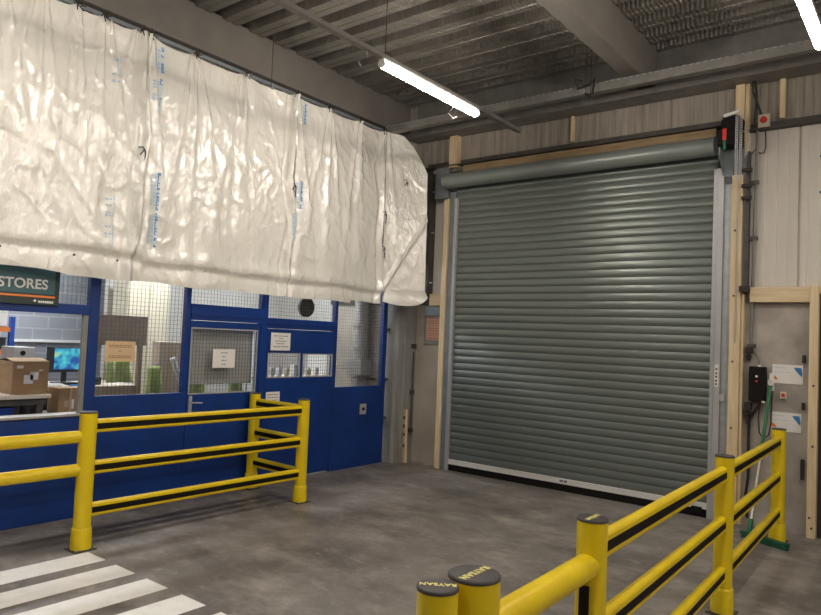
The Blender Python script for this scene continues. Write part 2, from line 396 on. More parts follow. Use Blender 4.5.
struct(lintel(4.355,5.32,1.90,2.075).build('trim_7',['blue','bluedark'])); struct(lintel(5.425,6.575,1.85,1.975).build('trim_8',['blue','bluedark']))
# opening sill
struct(MB().box(XL-.16,XL+.015,-9,3.25,.945,.965).build('trim_9','duct'))
struct(MB().box(XL-.05,XL-.01,3.20,3.245,.965,1.89).build('trim_10','column'))

def meshpane(idx, y0, y1, z0, z1, pitch=.042, x=XL-.015, rim=True):
    w = sthing('window_%d' % idx, (x, y0, z0))
    MB().box(x-.012,x-.008,y0,y1,z0,z1).build('pane','glass',w)
    g = MB(); r = .0016
    k = max(2,int(round((y1-y0)/pitch))); 
    for i in range(1,k): yy = y0+(y1-y0)*i/k; g.box(x-r,x+r,yy-r,yy+r,z0,z1)
    k = max(2,int(round((z1-z0)/pitch)))
    for i in range(1,k): zz = z0+(z1-z0)*i/k; g.box(x-r,x+r,y0,y1,zz-r,zz+r)
    g.build('wire_mesh','wire',w)
    if rim:
        f = MB(); t = .014
        f.box(x-.004,x+.012,y0,y0+t,z0,z1).box(x-.004,x+.012,y1-t,y1,z0,z1).box(x-.004,x+.012,y0+t,y1-t,z0,z0+t).box(x-.004,x+.012,y0+t,y1-t,z1-t,z1)
        f.build('window_frame','alu' if idx in (6,) else ('duct' if idx>6 else 'blue'),w)
    return w
meshpane(1, 3.345,4.29,1.12,2.56,rim=False)
meshpane(2, 4.355,5.32,2.075,2.56,rim=False)
meshpane(3, 5.425,6.575,1.975,2.56,rim=False)
meshpane(4, 6.625,7.575,1.105,2.56,rim=False)
meshpane(5, 1.0,3.245,1.985,2.56,rim=False)

# doors
def door(name, y0, y1, ztop, holes):
    root = sthing(name, (XL, y0, 0))
    m = MB(); ys = sorted(set([y0,y1]+[h[0] for h in holes]+[h[1] for h in holes])); zs = sorted(set([.02,ztop]+[h[2] for h in holes]+[h[3] for h in holes]))
    for i in range(len(ys)-1):
        for j in range(len(zs)-1):
            a=(ys[i]+ys[i+1])/2; b=(zs[j]+zs[j+1])/2
            if any(h[0]<a<h[1] and h[2]<b<h[3] for h in holes): continue
            yz(m, ys[i], ys[i+1], zs[j], zs[j+1], .04, XL-.006)
    m.build('door_panel','blue',root)
    return root
d1 = door('door_1', 4.36, 5.315, 1.895, [(4.372,5.285,1.095,1.82)])
d2 = door('door_2', 5.43, 6.57, 1.845, [(5.45,5.98,1.25,1.555),(6.02,6.56,1.25,1.55)])
meshpane(6, 4.372,5.285,1.095,1.82); meshpane(7, 5.45,5.98,1.25,1.555); meshpane(8, 6.02,6.56,1.25,1.55)
h = MB().box(XL-.004,XL+.004,4.385,4.425,.90,1.08).cyl((XL,4.405,1.01),(XL+.05,4.405,1.01),.009,n=10).tube([(XL+.05,4.405,1.01),(XL+.052,4.45,1.008),(XL+.05,4.52,1.002)],.009,10).cyl((XL+.002,4.405,.94),(XL+.012,4.405,.94),.010,n=10)
h.build('door_handle','alu',d1)
# blinds / things just behind door glass
bl = solo(MB().box(XL-.12,XL-.112,4.36,5.30,1.20,1.86).cyl((XL-.116,4.36,1.20),(XL-.116,5.30,1.20),.012,n=8),'roller_blind','blind',(XL-.116,4.83,1.86),'grey roller blind drawn down behind the mesh window of the blue door with handle','blind')

# notices on the partition
def notice(y0,y1,z0,z1,m,label,ink='ink',rows=(.25,.4,.55,.7),x=XL+.002,grp=None,wid=(.3,.2,.3,.25)):
    c=((y0+y1)/2,(z0+z1)/2)
    t = thing('notice',(x,c[0],z0),label,'notice',grp)
    MB().box(x,x+.003,y0,y1,z0,z1).build('sheet',m,t)
    k = MB(); H_=z1-z0; W=y1-y0
    for r,w in zip(rows,wid):
        zz=z1-H_*r; yy=c[0]-W*w
        while yy < c[0]+W*w:
            l = random.uniform(.012,.035); k.box(x+.003,x+.0036,yy,min(yy+l,c[0]+W*w),zz-.005,zz+.004); yy += l+.008
    k.build('lettering',ink,t); return t
notice(3.42,3.73,1.45,1.65,'paperbuff','buff notice taped to the tall mesh window left of the door with handle','inkbrown',(.2,.28,.48,.72,.8),wid=(.38,.38,.05,.38,.38))
notice(4.66,4.96,1.38,1.59,'paper','white notice on the mesh window of the blue door with handle',wid=(.14,.08,.10,.10),rows=(.2,.4,.6,.8))
notice(5.48,5.79,1.585,1.80,'paper','white notice with four lines above the two small mesh windows',rows=(.18,.32,.47,.62,.78),wid=(.38,.1,.3,.22,.38))
notice(5.445,5.66,.95,1.085,'paper','small white notice low on blue door, just behind the short yellow barrier post',rows=(.25,.5,.75),wid=(.38,.38,.38))
t = thing('wall_plate',(XL+.002,7.20,.715),'small square metal lock plate with black keyhole on the blue panel','lock plate')
MB().box(XL,XL+.008,7.135,7.265,.715,.86).build('plate','alu',t,.003); MB().cyl((XL+.008,7.2,.79),(XL+.016,7.2,.79),.025,n=14).build('keyhole','black',t)
# extract fan disc
t = thing('extractor_fan',(XL-.03,6.07,2.14),'dark round extractor fan set in the mesh transom','fan')
MB().cyl((XL-.06,6.07,2.14),(XL-.02,6.07,2.14),.125,n=32).build('grille','darksteel',t)
mb = MB()
for r in (.04,.075,.11): mb.torus((XL-.014,6.07,2.14),r,.004,'x',24,6)
build_each(mb,'ring','cable',t)
# STORES sign
t = thing('sign_board',(XL+.02,2.0,1.95),'dark green and teal sign board reading STORES under the plastic sheeting','sign')
MB().box(XL,XL+.03,1.0,2.94,1.955,2.36).build('board','signgreen',t,.004)
MB().box(XL+.03,XL+.034,1.05,2.895,2.055,2.32).build('panel','signteal',t)
MB().box(XL+.034,XL+.037,1.05,2.90,2.022,2.040).build('stripe','orange',t)
text_mesh('STORES', .119, frame_mx((XL+.036,2.625,2.135),(0,1,0),(0,0,1)), 'lettering','white',t,.002,space=1.02)
k = MB()
yy = 2.76
k.prism([(2.715,1.99),(2.73,2.005),(2.745,1.992),(2.73,1.98)],'x',XL+.031,XL+.033)
while yy < 2.88: k.box(XL+.031,XL+.033,yy,yy+.014,1.975,1.995); yy += .019
k.build('small_mark','white',t)

# ------------------------------------------------------------------ store interior
struct(MB().box(-11.2,-11,-2,8.3,0,3.2).build('wall_store_back','block'))
struct(MB().box(-11,-6.5,8.15,8.25,0,3.2).build('wall_store_side','inner'))
struct(MB().box(-11,-6.5,-2.1,-2.0,0,3.2).build('wall_store_near','inner'))
struct(MB().box(-11.2,-6.46,-2,8.25,3.0,3.1).build('ceiling_store','inner'))
struct(MB().box(-9.35,-9.25,4.95,8.15,0,3.0).build('wall_store_divider','inner'))
def lightfit(name,x,y0,y1,z,label,grp,m='lamp',w=.075,hang=True,drop=0):
    t = thing(name,(x,(y0+y1)/2,z+.06),label,'light',grp)
    pr = [(x-w*.36,z+.058),(x-w/2,z+.042),(x-w/2,z+.018),(x-w/4,z),(x+w/4,z),(x+w/2,z+.018),(x+w/2,z+.042),(x+w*.36,z+.058)]
    MB().prism(pr,'y',y0+.02,y1-.02).build('diffuser',m,t)
    MB().box(x-w*.36,x+w*.36,y0,y1,z+.0585,z+.077).build('housing','white',t,.004)
    MB().prism(pr,'y',y0,y0+.02).prism(pr,'y',y1-.02,y1).build('end_cap','white',t)
    return t
lightfit('store_light',-8.3,1.6,3.1,2.93,'lit white batten light on the store ceiling, over the service counter','store ceiling lights','storelamp',.12)
lightfit('store_light',-7.9,4.3,5.8,2.93,'lit white batten light on the store ceiling, behind the tall mesh window','store ceiling lights','storelamp',.12)
lightfit('store_light',-7.9,6.4,7.7,2.93,'lit white batten light on the store ceiling, farthest back','store ceiling lights','storelamp',.12)
lightfit('store_light',-10.1,3.4,4.9,2.93,'lit white batten light on the store ceiling, close to the block wall','store ceiling lights','storelamp',.12)
# service counter
t = thing('service_counter',(-7.45,2.6,0),'pale topped service counter carrying the big cardboard box','counter')
MB().box(-7.68,-7.18,1.6,3.31,1.035,1.075).build('worktop','worktop',t,.005)
MB().box(-7.65,-7.21,1.65,3.28,.97,1.034).build('rail','darksteel',t)
for (a,b) in ((-7.25,3.22),(-7.62,3.22),(-7.25,1.7),(-7.62,1.7)): MB().box(a-.03,a+.03,b-.03,b+.03,0,.97).build('leg','darksteel',t)
MB().box(-7.65,-7.25,2.45,2.47,.3,.97).build('divider','worktop',t)
def carton(x0,x1,y0,y1,z0,z1,label,labs,flap=True):
    t = thing('cardboard_box',((x0+x1)/2,(y0+y1)/2,z0),label,'box')
    MB().box(x0,x1,y0,y1,z0,z1).build('carton','card',t,.004)
    if flap:
        xm=(x0+x1)/2
        MB().add([(x0,y0,z1+.002),(xm,y0,z1+.03),(xm,y1,z1+.03),(x0,y1,z1+.002),(x1,y0,z1+.002),(x1,y1,z1+.002),
                  (x0,y0,z1+.006),(xm,y0,z1+.034),(xm,y1,z1+.034),(x0,y1,z1+.006),(x1,y0,z1+.006),(x1,y1,z1+.006)],
                 [(0,1,2,3),(1,4,5,2),(6,9,8,7),(7,8,11,10),(0,6,7,1),(1,7,10,4),(3,2,8,9),(2,5,11,8)]).build('flap','card',t)
    for L_ in labs:
        a,b,c,d,mm = L_
        MB().box(x1+.001,x1+.003,a,b,c,d).build('sticker',mm,t)
    return t
carton(-7.62,-7.25,2.95,3.30,1.077,1.40,'large cardboard box with white stickers on the service counter',
       [(2.99,3.05,1.335,1.365,'paper'),(3.06,3.15,1.18,1.27,'paper'),(3.12,3.20,1.22,1.30,'paper'),(3.20,3.24,1.31,1.322,'paper')])
k = carton(-7.55,-7.30,3.44,3.68,.842,1.12,'smaller taped cardboard box below and right of the large one',[(3.50,3.56,.92,.99,'tape'),(3.55,3.60,.90,1.0,'paper')],False)
MB().box(-7.56,-7.29,3.545,3.575,.85,1.124).build('tape','tape',k)
t = thing('low_table',(-7.42,3.58,0),'dark low table under the smaller taped box','table')
MB().box(-7.75,-7.15,3.40,3.92,.81,.84).build('table_top','darksteel',t)
for (a,b) in ((-7.72,3.46),(-7.18,3.46),(-7.72,3.89),(-7.18,3.89)): MB().box(a-.02,a+.02,b-.02,b+.02,0,.81).build('leg','darksteel',t)
t = thing('storage_bin',(-7.5,2.75,.50),'blue plastic bin under the service counter','bin')
MB().prism([(-7.60,.62),(-7.28,.62),(-7.25,.93),(-7.63,.93)],'y',2.5,2.98).build('tub','bin',t); MB().box(-7.64,-7.24,2.48,3.0,.93,.95).build('rim','bin',t)
MB().box(-7.65,-7.25,2.471,3.18,.58,.615).build('lower_shelf','worktop',bpy.data.objects['service_counter'])
t = thing('metal_tray',(-7.4,3.15,.617),'small grey tray beside the blue bin under the counter','tray')
MB().box(-7.6,-7.27,3.03,3.17,.617,.63).box(-7.6,-7.27,3.03,3.04,.631,.72).box(-7.6,-7.27,3.16,3.17,.631,.72).build('tray_body','duct',t); MB().box(-7.55,-7.29,3.05,3.15,.64,.70).build('papers','paper',t)
# desk with monitor
t = thing('desk',(-8.6,4.2,0),'dark office desk behind the counter, under the monitor','desk')
MB().box(-9.0,-8.15,3.45,4.85,1.02,1.055).build('desk_top','worktop',t)
for (a,b) in ((-8.95,3.5),(-8.2,3.5),(-8.95,4.8),(-8.2,4.8)): MB().box(a-.03,a+.03,b-.03,b+.03,0,1.02).build('leg','darksteel',t)
MB().box(-8.98,-8.96,3.5,4.8,.4,1.02).build('back_panel','darksteel',t)
t = thing('computer_monitor',(-8.62,4.10,1.057),'computer monitor with a bright blue screen picture','monitor')
MB().box(-8.62,-8.58,3.88,4.36,1.20,1.51).build('casing','dark',t,.005); MB().box(-8.579,-8.577,3.96,4.34,1.235,1.495).build('screen','screen',t)
MB().box(-8.62,-8.60,4.07,4.13,1.08,1.25).build('stand','dark',t); MB().box(-8.7,-8.52,3.98,4.22,1.057,1.075).build('foot','dark',t)
solo(MB().box(-8.48,-8.32,3.80,4.22,1.057,1.08),'keyboard','black',(-8.4,4,1.057),'black keyboard on the desk in front of the monitor','keyboard')
solo(MB().box(-8.45,-8.30,4.30,4.42,1.057,1.15),'desk_telephone','dark',(-8.4,4.36,1.057),'dark desk telephone right of the keyboard','telephone')
solo(MB().box(-8.3,-8.17,3.62,3.95,1.057,1.075).box(-8.29,-8.18,3.60,3.9,1.075,1.09),'paper_stack','paper',(-8.2,3.8,1.057),'loose stack of white papers on the desk edge','papers')
solo(MB().box(-8.30,-8.2,4.02,4.26,1.057,1.07),'blue_folder','print',(-8.25,4.1,1.057),'flat blue folder on the desk edge beside the papers','folder')
t = thing('grey_case',(-8.75,3.62,1.057),'grey box with a dark round dial left of the monitor','case')
MB().box(-8.95,-8.6,3.50,3.74,1.057,1.50).build('body','duct',t,.004); MB().cyl((-8.6,3.60,1.43),(-8.592,3.60,1.43),.03,n=12).build('dial','black',t)
# rack
t = thing('storage_rack',(-9.9,3.3,0),'blue and orange storage rack against the block wall','rack')
for yy in (1.9,3.9):
    for xx in (-10.2,-9.7): MB().box(xx-.03,xx+.03,yy-.03,yy+.03,0,1.86).build('upright','rackblue',t)
for z in (1.05,1.36,1.66):
    for xx in (-10.2,-9.7): MB().box(xx-.02,xx+.035,1.93,3.87,z,z+.06).build('beam','orange',t)
    MB().box(-10.16,-9.72,1.93,3.87,z+.061,z+.075).build('shelf_board','worktop',t)
for i,(a,b,zz,hh,mm,lb) in enumerate(((3.45,3.84,1.736,.18,'paper','white box on the top shelf of the blue and orange rack, nearest its post'),(3.50,3.84,1.436,.13,'dark','dark box on the middle shelf of the blue and orange rack'),(3.35,3.8,1.126,.17,'duct','grey box on the low shelf of the blue and orange rack'))):
    t2 = thing('storage_box',(-9.9,(a+b)/2,zz),lb,'box'); MB().box(-10.1,-9.7,a,b,zz,zz+hh).build('body',mm,t2,.004); MB().box(-10.11,-9.69,a-.005,b+.005,zz+hh,zz+hh+.02).build('lid',mm,t2)
# wall rail and cables on the block wall
solo(MB().box(-11,-10.95,4.4,6.0,1.50,1.54),'cable_trunking','white',(-10.97,5.2,1.5),'thin white trunking along the block wall above the monitor','trunking')
# behind the tall mesh window
t = thing('notice_stand',(-7.95,4.45,0),'brown display board on posts behind the tall mesh window','board')
MB().box(-8.0,-7.96,4.08,4.80,1.56,1.93).build('board','brownboard',t); MB().box(-8.0,-7.96,4.08,4.76,.90,1.06).build('low_board','brownboard',t)
for yy in (4.1,4.72): MB().box(-8.0,-7.94,yy-.025,yy+.025,0,1.56).build('post','brownboard',t)
def vest(x,y,z,w,hh,label):
    m = MB(); n=10; k=8; vs=[]
    for i in range(n+1):
        for j in range(k+1):
            u=i/n; v=j/k
            vs.append((x+.05*math.sin(u*9)+.03*noise.noise(Vector((u*4,v*4,y))), y-w/2+w*u*(1-.15*v), z+hh*v))
    m.add(vs,[(i*(k+1)+j,(i+1)*(k+1)+j,(i+1)*(k+1)+j+1,i*(k+1)+j+1) for i in range(n) for j in range(k)],0,True)
    o = m.build('hi_vis_vest','hivis',None,0,(x,y,z)); so=o.modifiers.new('s','SOLIDIFY'); so.thickness=.02
    return tag(o,label,'vest','hi-vis vests in the store')
vest(-7.88,4.42,1.12,.34,.26,'yellow-green vest seen below the brown board, behind the buff notice')
vest(-7.7,4.78,.98,.22,.34,'yellow-green vest hanging beside the brown board post')
vest(-7.1,4.98,1.02,.22,.26,'yellow-green vest showing left of centre below the grey blind')
vest(-7.1,5.55,1.02,.22,.26,'yellow-green vest showing at the right end below the grey blind')
t = thing('coat_rail',(-7.12,5.27,0),'thin grey coat rail behind the grey blind, carrying two vests','coat rail')
MB().cyl((-7.12,4.80,1.27),(-7.12,5.74,1.27),.012,n=10).build('bar','duct',t)
for yy in (4.80,5.74):
    MB().cyl((-7.12,yy,.02),(-7.12,yy,1.27),.012,n=10).build('upright','duct',t); MB().box(-7.3,-6.94,yy-.02,yy+.02,0,.02).build('foot','duct',t)
t = thing('cardboard_box',(-8.1,5.13,0),'tall pale brown carton standing behind the tall mesh window','box')
MB().box(-8.15,-7.98,5.0,5.32,0,1.62).build('carton','cardpale',t,.006); MB().box(-7.979,-7.977,5.14,5.18,0,1.62).build('tape','tape',t)
solo(MB().cyl((-7.75,5.05,1.42),(-7.655,5.60,.03),.035,n=16),'cardboard_tube','white',(-7.7,5.2,.7),'white tube leaning on the tall carton','tube')
t = thing('cream_cabinet',(-8.8,4.8,0),'tall cream cabinet behind the brown board','cabinet')
MB().box(-9.0,-8.6,4.88,5.50,0,2.45).build('body','cream',t,.006); MB().box(-8.6,-8.585,4.90,5.18,.05,2.42).build('door','cream',t); MB().box(-8.6,-8.585,5.20,5.48,.05,2.42).build('door','cream',t)
# behind last window: duct column
t = thing('ventilation_duct',(-7.2,7.95,0),'grey metal duct rising behind the farthest mesh window','duct')
MB().cyl((-7.2,8.0,1.45),(-7.2,8.0,3.0),.12,n=24).build('pipe','duct',t); MB().cyl((-7.2,8.0,1.95),(-7.2,8.0,2.02),.14,n=24).cyl((-7.2,8.0,1.6),(-7.2,8.0,1.66),.14,n=24).build('collar','duct',t)
MB().box(-7.36,-7.04,7.85,8.14,1.2,1.45).build('box','duct',t); MB().box(-7.26,-7.14,7.88,8.12,0,1.2).build('support','duct',t)
solo(MB().box(-7.18,-6.98,8.13,8.15,1.12,1.16),'red_strip','red',(-7.08,8.14,1.12),'small red strip low on the pale wall beside the duct','strip')
t = thing('storage_shelf',(-7.3,6.3,0),'white shelf of small goods behind the two small mesh windows','shelf')
MB().box(-7.6,-7.2,5.9,7.3,1.18,1.2).build('shelf_board','worktop',t)
for yy in (5.92,7.28): MB().box(-7.6,-7.2,yy-.01,yy+.01,0,1.7).build('side_panel','white',t)
for i in range(9):
    yy = 6.0+i*.14; hh=.10+.06*random.random()
    if i%3==2: MBx=MB().box(-7.32,-7.24,yy-.035,yy+.035,1.201,1.201+hh)
    else: MBx=MB().lathe(-7.28,yy,[(.036,1.201),(.042,1.201+hh*.8),(.030,1.201+hh*.86),(.030,1.201+hh)],14)
    solo(MBx,'storage_tub',('white','cream','paper')[i%3],(-7.28,yy,1.201),'small pale tub in the row on the white shelf','tub','small pale tubs in a row on the white shelf')

# ------------------------------------------------------------------ roller shutter
t = thing('roller_shutter',(-3.7,YB,0),'large grey-green slatted roller shutter closed across the back wall','shutter')
XA, XB = -5.43, -1.965
pitch=.0955; z=.155; pr=[]
while z < 4.02:
    for i in range(7):
        a=i/7; pr.append((YB-.007*math.sin(PI*(a**.75)), z+pitch*.93*a))
    pr.append((YB+.003, z+pitch*.95)); pr.append((YB+.003, z+pitch*.99)); z+=pitch
m_=MB(); n=len(pr); segs=1
m_.add([(XA,p[0],p[1]) for p in pr]+[(XB,p[0],p[1]) for p in pr],[(i,i+1,n+i+1,n+i) for i in range(n-1)],0,True)
m_.box(XA,XB,YB+.012,YB+.02,.15,4.02)
cur=m_.build('curtain','slat',t)
sk_=MB().box(XA,XB,YB-.022,YB+.012,.088,.155).box(XA,XB,YB-.026,YB-.022,.095,.103); sk_.build('bottom_bar','alubar',t,.003)
MB().box(XA,XB,YB-.012,YB+.012,.0,.088).build('seal','black',t,.004)
k=MB().box(-3.77,-3.60,YB-.0265,YB-.0245,.103,.150); k.build('label','paper',t)
k=MB()
for a,b in ((-3.72,-3.70),(-3.695,-3.675),(-3.66,-3.625)): k.box(a,b,YB-.028,YB-.0266,.115,.140)
k.build('label_print','ink',t)
MB().box(-2.16,-2.05,YB-.05,YB-.023,.04,.11).build('floor_bolt','black',t,.004)
# guides
gl=MB().box(-5.535,-5.44,YB-.02,YB+.16,0,3.90).build('guide_channel','bluesteel',t,.003)
MB().box(-5.44,-5.395,YB-.05,YB+.03,0,3.80).build('guide','alu',t,.004)
g=MB().box(-1.995,-1.955,YB-.055,YB+.03,0,3.80).box(-1.953,-1.888,YB-.062,YB+.03,0,3.80); g.build('guide','alu',t,.004)
MB().box(-1.886,-1.805,YB-.035,YB-.001,0,3.62).box(-1.85,-1.83,YB-.04,YB-.03,0,3.6).build('guide_channel','steel',t,.003)
k=MB().box(-1.942,-1.902,YB-.066,YB-.062,1.42,1.66); lk=k.build('label','paper',t,label='white upright label on the right guide')
k=MB()
for zz in (1.60,1.555,1.52,1.475,1.44): k.box(-1.933,-1.912,YB-.068,YB-.066,zz,zz+.02)
k.build('label_print','ink',t)
MB().box(-1.885,-1.84,YB-.07,YB-.036,1.27,1.34).build('bracket','alu',t,.003)
# roll barrel
rc=(7.80,4.03); 
MB().cyl((-5.54,rc[0],rc[1]),(-1.965,rc[0],rc[1]),.104,n=48).build('barrel','roller',t,.003)
MB().cyl((-5.57,rc[0],rc[1]),(-5.54,rc[0],rc[1]),.08,n=32).build('barrel_cap','steel',t,.004)
MB().box(-5.80,-5.57,7.90,7.93,3.82,4.30).build('end_bracket','bluesteel',t)
MB().prism([(7.66,4.00),(7.95,4.00),(7.95,3.72),(7.88,3.70),(7.66,3.88)],'x',-1.90,-1.885).box(-1.885,-1.80,7.86,7.885,3.70,3.98).build('end_bracket','bluesteel',t)
mo=MB().box(-1.91,-1.69,7.62,7.86,3.98,4.16).build('motor','black',t,.015)
MB().cyl((-1.80,7.74,4.16),(-1.80,7.74,4.31),.085,n=28).box(-1.88,-1.68,7.66,7.82,4.17,4.27).build('motor_housing','black',mo,.006)
MB().cyl((-1.85,7.64,4.30),(-1.70,7.64,4.325),.020,n=14).build('release_handle','white',mo)
MB().box(-1.85,-1.81,7.595,7.615,4.03,4.15).build('pull_tag','red',mo); MB().box(-1.84,-1.817,7.597,7.613,3.93,4.03).build('pull_tag','green',mo)
# hand chain: two strands
ch=MB()
for xo,yo in ((-1.71,7.60),(-1.675,7.62)):
    z=4.26
    while z>3.60:
        ch.torus((xo,yo,z),.012,.0045,'x' if int(z*1000)%2 else 'y',8,5,1.6); z-=.026
z=3.60
while z>1.9:
    ch.torus((-1.735,7.825,z),.008,.003,'x' if int(z*1000)%2 else 'y',6,4,1.7); z-=.026
ch.build('hand_chain','alu',t)
ch=MB()
for i in range(16):
    a=i/15; ch.torus((-1.64+.05*math.sin(a*PI),7.66,4.15-.30*a),.011,.0035,'x' if i%2 else 'y',8,5,1.5)
ch.build('chain_tail','alu',t)

# ------------------------------------------------------------------ timber
def timber(x0,x1,y0,y1,z0,z1,label,m='timber',cat='timber',nails=()):
    o = solo(MB().box(x0,x1,y0,y1,z0,z1),'timber_post' if m=='timber' else 'timber_rail',m,((x0+x1)/2,(y0+y1)/2,z0),label,cat,None,.004)
    if nails:
        k=MB()
        for (x,z) in nails: k.cyl((x,y0+.001,z),(x,y0-.006,z),.012,n=8)
        build_each(k,'nail','darksteel',o)
    return o
timber(-5.625,-5.545,7.89,8.0,0,3.80,'tall pale timber post against the left edge of the shutter','timber')
timber(-5.565,-5.43,7.88,7.975,4.25,4.70,'short pale timber post above the left end of the shutter roll','timber')
timber(-1.80,-1.695,7.84,7.93,0,3.70,'tall pale timber post directly right of the shutter guide','timber',nails=((-1.76,.3),(-1.76,1.0),(-1.76,1.7),(-1.76,2.4),(-1.76,3.1)))
timber(-1.692,-1.665,7.87,7.945,0,2.42,'thin timber post sandwiched behind the tall one right of the shutter','timber')
solo(MB().box(-1.67,-1.635,7.87,7.945,2.43,3.95),'dark_gap_strip','darksteel',(-1.65,7.9,2.43),'narrow dark strip standing in for the shaded gap above the thin timber post, beside the conduit','post')  # shade of the gap between timber and conduit, put in as a dark strip
for z_,w_ in ((3.72,'top'),(3.55,'second'),(3.42,'third')): solo(MB().box(-1.70,-1.60,7.80,7.838,z_,z_+.035),'fixing_lug','rope',(-1.65,7.82,z_),w_+' small dark lug on the right of the tall timber post below the chain','lug')
solo(MB().box(-1.70,-1.60,7.79,7.838,2.44,2.50),'fixing_lug','rope',(-1.65,7.82,2.44),'single dark lug on the tall timber post level with the timber rail','lug')
timber(-1.79,-1.70,7.88,7.98,4.10,4.70,'short timber post above the shutter motor','timber')
timber(-1.697,-1.655,7.90,7.98,3.9,4.70,'thin timber strip beside the short post above the motor','timber')
timber(-3.735,-3.695,7.93,7.985,4.37,4.70,'slim timber strip on the dark cladding above the middle of the shutter','timber')
timber(-1.37,-1.32,7.93,7.985,4.28,4.70,'slim timber strip on the dark cladding right of the motor','timber')
timber(-5.33,-1.99,7.90,8.0,4.10,4.262,'long brown header board above the shutter roll','osb')
timber(-1.61,-1.057,7.87,7.948,2.335,2.49,'pale timber rail below the white cladding, right of the shutter','timberx')
timber(-1.055,-.975,7.85,7.948,0,2.50,'pale timber post at the left edge of the dark door','timber',nails=((-1.01,.1),(-1.03,.2),(-1.01,.9),(-1.01,1.5)))
timber(-.974,1.3,7.87,7.948,2.42,2.49,'pale timber rail above the dark door','timberx')
timber(-5.90,-5.667,8.0,8.128,2.285,2.46,'short pale timber rail between the sheeting and the left timber post','timberx')
solo(MB().box(-6.0,-5.667,8.05,8.129,2.14,2.284),'steel_lintel','bluesteel',(-5.8,8.1,2.14),'short grey steel lintel below the short pale timber rail','lintel')
# dark vertical channel beside sheeting
k=solo(MB().box(-6.06,-5.915,7.96,8.09,2.47,4.30),'steel_channel','darksteel',(-5.98,8.0,2.47),'dark steel channel beside the end of the plastic sheeting','channel')
mb=MB()
for z in (2.62,3.35,3.95): mb.cyl((-5.90,7.99,z),(-5.86,7.99,z),.012,n=8)
build_each(mb,'bolt','alu',k)
# dark door at right edge
d3=sthing('door_3',(-.1,7.95,0)); MB().box(-.972,1.3,7.93,7.97,0,2.42).build('door_panel','dark',d3); MB().box(-.93,.9,7.925,7.931,2.26,2.38).build('pane','bluedark',d3)
# framed notice on left concrete
t=thing('framed_notice',(-5.87,8.12,1.74),'grey framed red and white notice on concrete left of the shutter','notice')
MB().box(-6.055,-5.68,8.11,8.13,1.72,2.20).build('frame','column',t,.003); MB().box(-6.01,-5.71,8.104,8.109,1.79,2.135).build('sheet','tape',t)
k=MB()
for i in range(9): k.box(-5.985+.01*(i%2),-5.73,8.102,8.104,2.10-i*.036,2.108-i*.036)
k.build('lettering','red',t)
# batten leaning in the corner
k=solo(MB().prism([(-6.19,7.89),(-6.13,7.875),(-6.12,7.91),(-6.18,7.925)],'z',0.0,.76),'leaning_batten','timber',(-6.14,7.99,0),'short battered pale batten standing at the foot of the concrete column','batten')
for v in k.data.vertices: v.co.x -= .02*(v.co.z/.76); v.co.y += .0
k2=MB()
for z in (.22,.38,.5,.62): k2.box(-6.17-.02*(z/.76),-6.14-.02*(z/.76),7.872,7.879,z,z+.05)
build_each(k2,'scuff','ink',k)
solo(MB().box(-5.84,-5.66,7.93,8.08,0,.03),'floor_plate','concrete2',(-5.75,8.0,0),'flat pale offcut on the floor at the foot of the left timber post','offcut',None,.008)

# ------------------------------------------------------------------ right wall fittings
t=thing('control_box',(-1.52,7.94,1.30),'black shutter control box on the concrete wall, right of the timber posts','control box')
MB().box(-1.60,-1.445,7.85,7.95,1.30,1.66).build('casing','black',t,.008)
k=MB(); k.cyl((-1.525,7.851,1.56),(-1.525,7.842,1.56),.012,n=12); k.build('button','white',t)
MB().cyl((-1.525,7.851,1.51),(-1.525,7.842,1.51),.011,n=12).build('button','red',t,label='dull red button')
MB().cyl((-1.46,7.86,1.29),(-1.46,7.86,1.31),.018,n=12).build('gland','white',t)
MB().cyl((-1.51,7.9,1.66),(-1.51,7.9,1.68),.016,n=12).build('gland','white',t)
MB().tube([(-1.51,7.9,1.68),(-1.52,7.91,1.74),(-1.57,7.93,1.82),(-1.60,7.93,1.95)],.007,8).build('cable','track',t)
MB().tube([(-1.50,7.9,1.30),(-1.51,7.9,1.12),(-1.50,7.9,.98),(-1.46,7.9,.92),(-1.41,7.9,.96),(-1.395,7.92,1.1),(-1.395,7.93,1.3),(-1.40,7.93,1.48)],.007,8).build('cable','cable',t)
MB().tube([(-1.48,7.9,1.30),(-1.53,7.9,1.22),(-1.60,7.9,1.10),(-1.605,7.92,.95),(-1.60,7.92,.5),(-1.62,7.9,.3),(-1.60,7.92,.08)],.014,10).build('cable','cable',t,label='thick black cable running down to the floor')
t=thing('conduit_pipe',(-1.595,7.92,.3),'thin steel conduit pipe running down beside the right timber posts','pipe')
MB().cyl((-1.60,7.92,1.75),(-1.575,7.92,4.17),.016,n=12).build('pipe','track',t)
k=MB()
for z in (1.86,2.34,2.44,3.0,3.6): k.box(-1.635,-1.555,7.90,7.95,z,z+.035)
build_each(k,'clip','darksteel',t)
t=thing('wall_bracket',(-1.62,7.93,1.2),'rusty dark bracket on the concrete beside the thin timber post, below the control box','bracket')
MB().box(-1.643,-1.58,7.86,7.95,1.20,1.28).box(-1.625,-1.60,7.88,7.93,1.05,1.2).build('arm','rope',t); MB().torus((-1.61,7.87,1.18),.03,.008,'y',12,6).build('ring','rope',t)
t=thing('wall_bracket',(-1.62,7.93,1.8),'rusty dark bracket on the concrete above the control box','bracket')
MB().box(-1.643,-1.575,7.87,7.95,1.80,1.86).box(-1.63,-1.60,7.88,7.93,1.72,1.8).build('arm','rope',t); MB().torus((-1.61,7.87,1.76),.022,.007,'y',12,6).build('ring','rope',t)
t=thing('wall_bracket',(-1.11,7.93,1.75),'dark hinge bracket on the concrete left of the dark door','bracket')
